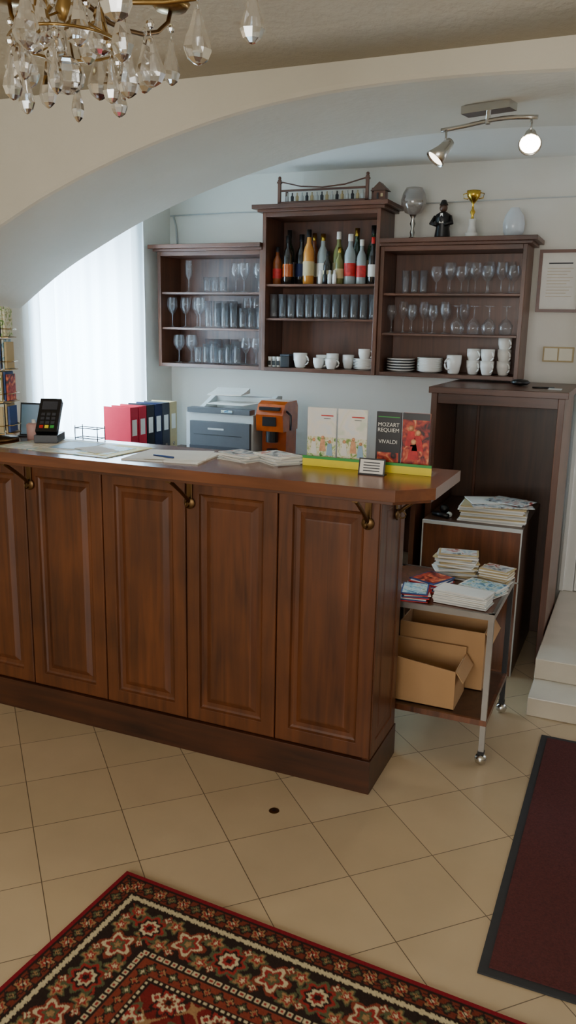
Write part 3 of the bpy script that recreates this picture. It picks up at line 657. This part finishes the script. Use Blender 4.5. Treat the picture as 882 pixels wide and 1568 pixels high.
ff(.14,.14,0,0,.04,[BK,RD,CRM,RU,BK],8,.2); ff(.14,.14,.07,.07,.034,[GR,RD,CRM,RD],5,.3); ff(.07,.07,.035,0,.012,[CRM,RD],4,.3)
rng=np.random.default_rng(2); col*=(.84+.28*rng.random((nx+1,ny+1,1)))
ux=Vector((.9982,-.06,0)); uy=Vector((-.06,-.9982,0)); c0=Vector((-1.262,1.787,0))
zz=.0105
P=np.stack([c0.x+ux.x*S+uy.x*T,c0.y+ux.y*S+uy.y*T,np.full_like(S,zz)],-1).reshape(-1,3)
idx=np.arange((nx+1)*(ny+1)).reshape(nx+1,ny+1)
fc=np.stack([idx[:-1,:-1],idx[:-1,1:],idx[1:,1:],idx[1:,:-1]],-1).reshape(-1,4)
nb=len(P); cs=[P[idx[0,0]],P[idx[-1,0]],P[idx[-1,-1]],P[idx[0,-1]]]
V=P.tolist()+[list(c) for c in cs]+[[c[0],c[1],.0005] for c in cs]
Fs=fc.tolist()+[[nb+i,nb+(i+1)%4,nb+4+(i+1)%4,nb+4+i] for i in range(4)]+[[nb+4,nb+5,nb+6,nb+7]]
me=D.meshes.new('persian_rug'); me.from_pydata(V,[],Fs)
ca=me.color_attributes.new('weave','FLOAT_COLOR','POINT')
cc=np.ones((len(V),4),dtype=np.float32); cc[:nb,:3]=col.reshape(-1,3); cc[nb:,:3]=DR
ca.data.foreach_set('color',cc.ravel())
m,nt,o=newmat('rug_weave'); p=nt.nodes.new('ShaderNodeBsdfPrincipled'); at=nt.nodes.new('ShaderNodeVertexColor'); at.layer_name='weave'
nt.links.new(at.outputs[0],p.inputs['Base Color']); p.inputs['Roughness'].default_value=.95; p.inputs['Specular IOR Level'].default_value=.15
tc=nt.nodes.new('ShaderNodeTexCoord'); no=nt.nodes.new('ShaderNodeTexNoise'); no.inputs['Scale'].default_value=400; bp=nt.nodes.new('ShaderNodeBump'); bp.inputs['Strength'].default_value=.3
nt.links.new(tc.outputs['Object'],no.inputs['Vector']); nt.links.new(no.outputs['Fac'],bp.inputs['Height']); nt.links.new(bp.outputs[0],p.inputs['Normal']); nt.links.new(p.outputs[0],o.inputs[0])
me.materials.append(m); ob=D.objects.new('persian_rug',me); bpy.context.collection.objects.link(ob)

# ---------------------------------------------------------------- track light
b=B(); M=TR(-.565,2.93,0,-14)
b.box(-.085,.085,-.03,.03,2.297,2.321,CHR,M); b.cyl((0,0,2.262),.008,.04,CHR,10,M)
P=[tuple(M@Vector((-.17+.34*k/12,.012*math.sin(k/12*math.pi*2),2.262+.01*math.sin(k/12*math.pi)))) for k in range(13)]; b.tube(P,.007,CHR,8)
EM=pr('lamp_glow',C(255,240,215),.5,emis=(1,.9,.75,1),es=30); EM2=pr('lamp_glow_soft',C(255,240,215),.5,emis=(1,.9,.75,1),es=5)
heads=[(-.15,Vector((-.55,-.35,-.75)),EM2),(.15,Vector((.12,-.80,-.60)),EM)]
hp=[]
for hx,dr,em in heads:
    base=M@Vector((hx,0,2.262)); b.tube([tuple(base),tuple(base+Vector((0,0,-.055)))],.004,CHR,6)
    dr=dr.normalized(); rot=Vector((0,0,-1)).rotation_difference(dr).to_matrix().to_4x4()
    c0_=base+Vector((0,0,-.055))-dr*.02
    MM=Matrix.Translation(c0_)@rot
    b.lathe([(0,.01),(.014,.008),(.018,-.005),(.022,-.035),(.036,-.075),(.034,-.075),(.02,-.035)],(0,0,0),CHR,18,MM)
    b.lathe([(0,-.072),(.030,-.070),(.022,-.055),(0,-.05)],(0,0,0),em,14,MM)
    hp.append((c0_+dr*.09,dr))
b.build('ceiling_spot_lamp')

# ---------------------------------------------------------------- chandelier
AX=Vector((-.93,1.21,0))
b=B()
def crystal(x,y,z,L_=.07,w=.019,flat=.6,rot=0):
    M=Matrix.Translation((x,y,z))@Matrix.Rotation(rot,4,'Z')@Matrix.Diagonal((1,flat,1,1))
    b.tube([(x,y,z+.012),(x,y,z-.004)],.0008,CHR,5)
    b.lathe([(0,0),(w*.25,-.06*L_),(w*.55,-.35*L_),(w*.85,-.55*L_),(w,-.72*L_),(w*.72,-.89*L_),(w*.3,-.97*L_),(0,-L_)],(0,0,0),CRY,8,M,False)
    b.lathe([(0,.026),(.006,.022),(.0075,.017),(.006,.012),(0,.008)],(x,y,z),CRY,8,None,False)
b.lathe([(0,2.075),(.010,2.08),(.016,2.095),(.010,2.11),(.015,2.13),(.022,2.15),(.015,2.18),(.01,2.2),(.012,2.3),(.022,2.33),(.01,2.36),(.008,2.40)],(AX.x,AX.y,0),BRASS,16)
b.tube([(AX.x,AX.y,2.40),(AX.x,AX.y,2.60)],.004,BRASS,6); b.lathe([(0,2.58),(.05,2.62),(.055,2.64),(.055,2.70)],(AX.x,AX.y,0),BRASS,18)
b.tube([(AX.x,AX.y,2.075),(AX.x,AX.y,2.02)],.001,CHR,5)
n=6; b.lathe([(.030*math.sin(math.pi*i/n) if 0<i<n else 0,-.030*math.cos(math.pi*i/n)) for i in range(n+1)],(AX.x,AX.y,1.997),CRY,10,None,False)
for k in range(6):
    a=math.radians(27+60*k); c,s_=math.cos(a),math.sin(a)
    prof=[(.02,2.14),(.06,2.12),(.11,2.11),(.16,2.112),(.21,2.12),(.26,2.138),(.295,2.165),(.305,2.19)]
    P=[(AX.x+r*c,AX.y+r*s_,z) for r,z in prof]; b.tube(P,.0042,BRASS if k%2==0 else BRZ,8)
    P=[(AX.x+(.12+.03*math.cos(t))*c,AX.y+(.12+.03*math.cos(t))*s_,2.142+.03*math.sin(t)) for t in [i*.5 for i in range(11)]]; b.tube(P,.003,BRASS,6)
    e_=(AX.x+.305*c,AX.y+.305*s_)
    b.lathe([(0,2.185),(.03,2.19),(.038,2.2),(.012,2.205),(.012,2.28),(0,2.285)],(e_[0],e_[1],0),BRASS,14)
    b.lathe([(.011,2.28),(.011,2.34),(0,2.36)],(e_[0],e_[1],0),CER,10)
    crystal(AX.x+.305*c,AX.y+.305*s_,2.140,.085,.021,.7,a)
    crystal(AX.x+.215*c,AX.y+.215*s_,2.108,.088,.027,.7,a+.6)
    crystal(AX.x+.14*math.cos(a+.3),AX.y+.14*math.sin(a+.3),2.075,.082,.025,.7,a)
    a2=a+math.radians(30); crystal(AX.x+.09*math.cos(a2),AX.y+.09*math.sin(a2),2.015,.07,.016,.7,a2)
    if k%2==0: crystal(AX.x+.10*c,AX.y+.10*s_,2.045,.08,.019,.7,a+.3)
    crystal(AX.x+.055*c,AX.y+.055*s_,2.105,.078,.024,.7,a2)
rg=[(AX.x+.09*math.cos(2*math.pi*i/24),AX.y+.09*math.sin(2*math.pi*i/24),2.045) for i in range(24)]; b.tube(rg,.0025,BRASS,6,True)
for k in range(3):
    a=math.radians(120*k); b.tube([(AX.x+.09*math.cos(a),AX.y+.09*math.sin(a),2.045),(AX.x+.01*math.cos(a),AX.y+.01*math.sin(a),2.09)],.002,BRASS,5)
b.build('crystal_chandelier')

# ---------------------------------------------------------------- lights
def area(name,loc,to,sx,sy,power,col):
    l=D.lights.new(name,'AREA'); l.shape='RECTANGLE'; l.size=sx; l.size_y=sy; l.energy=power; l.color=col
    o=D.objects.new(name,l); o.location=loc; o.rotation_euler=(Vector(to)-Vector(loc)).to_track_quat('-Z','Z').to_euler(); bpy.context.collection.objects.link(o); return o
area('daylight_window_bar',(-3.25,3.83,1.4),(-2,3.83,1.3),.9,1.6,180,(.72,.87,1))
area('lobby_fill_light',(-.7,-2.36,1.55),(-.7,2,1.4),2.4,1.4,90,(1,.965,.90))  # fill light added behind the camera to brighten the lobby
area('daylight_entrance',(1.37,4.05,1.25),(-1,3.95,.9),.9,1.6,14,(.82,.85,1))
def spot(name,loc,to,p,ang,col):
    l=D.lights.new(name,'SPOT'); l.energy=p; l.spot_size=math.radians(ang); l.spot_blend=.6; l.color=col; l.shadow_soft_size=.025
    o=D.objects.new(name,l); o.location=loc; o.rotation_euler=(Vector(to)-Vector(loc)).to_track_quat('-Z','Y').to_euler(); bpy.context.collection.objects.link(o)
for (pp_,dr),pw in zip(hp,(14,12)): spot('spot_bulb',pp_,pp_+dr,pw,110,(1,.85,.65))
w=D.worlds.new('world'); bpy.context.scene.world=w; w.use_nodes=True
w.node_tree.nodes['Background'].inputs[0].default_value=(.7,.82,1,1); w.node_tree.nodes['Background'].inputs[1].default_value=1.0
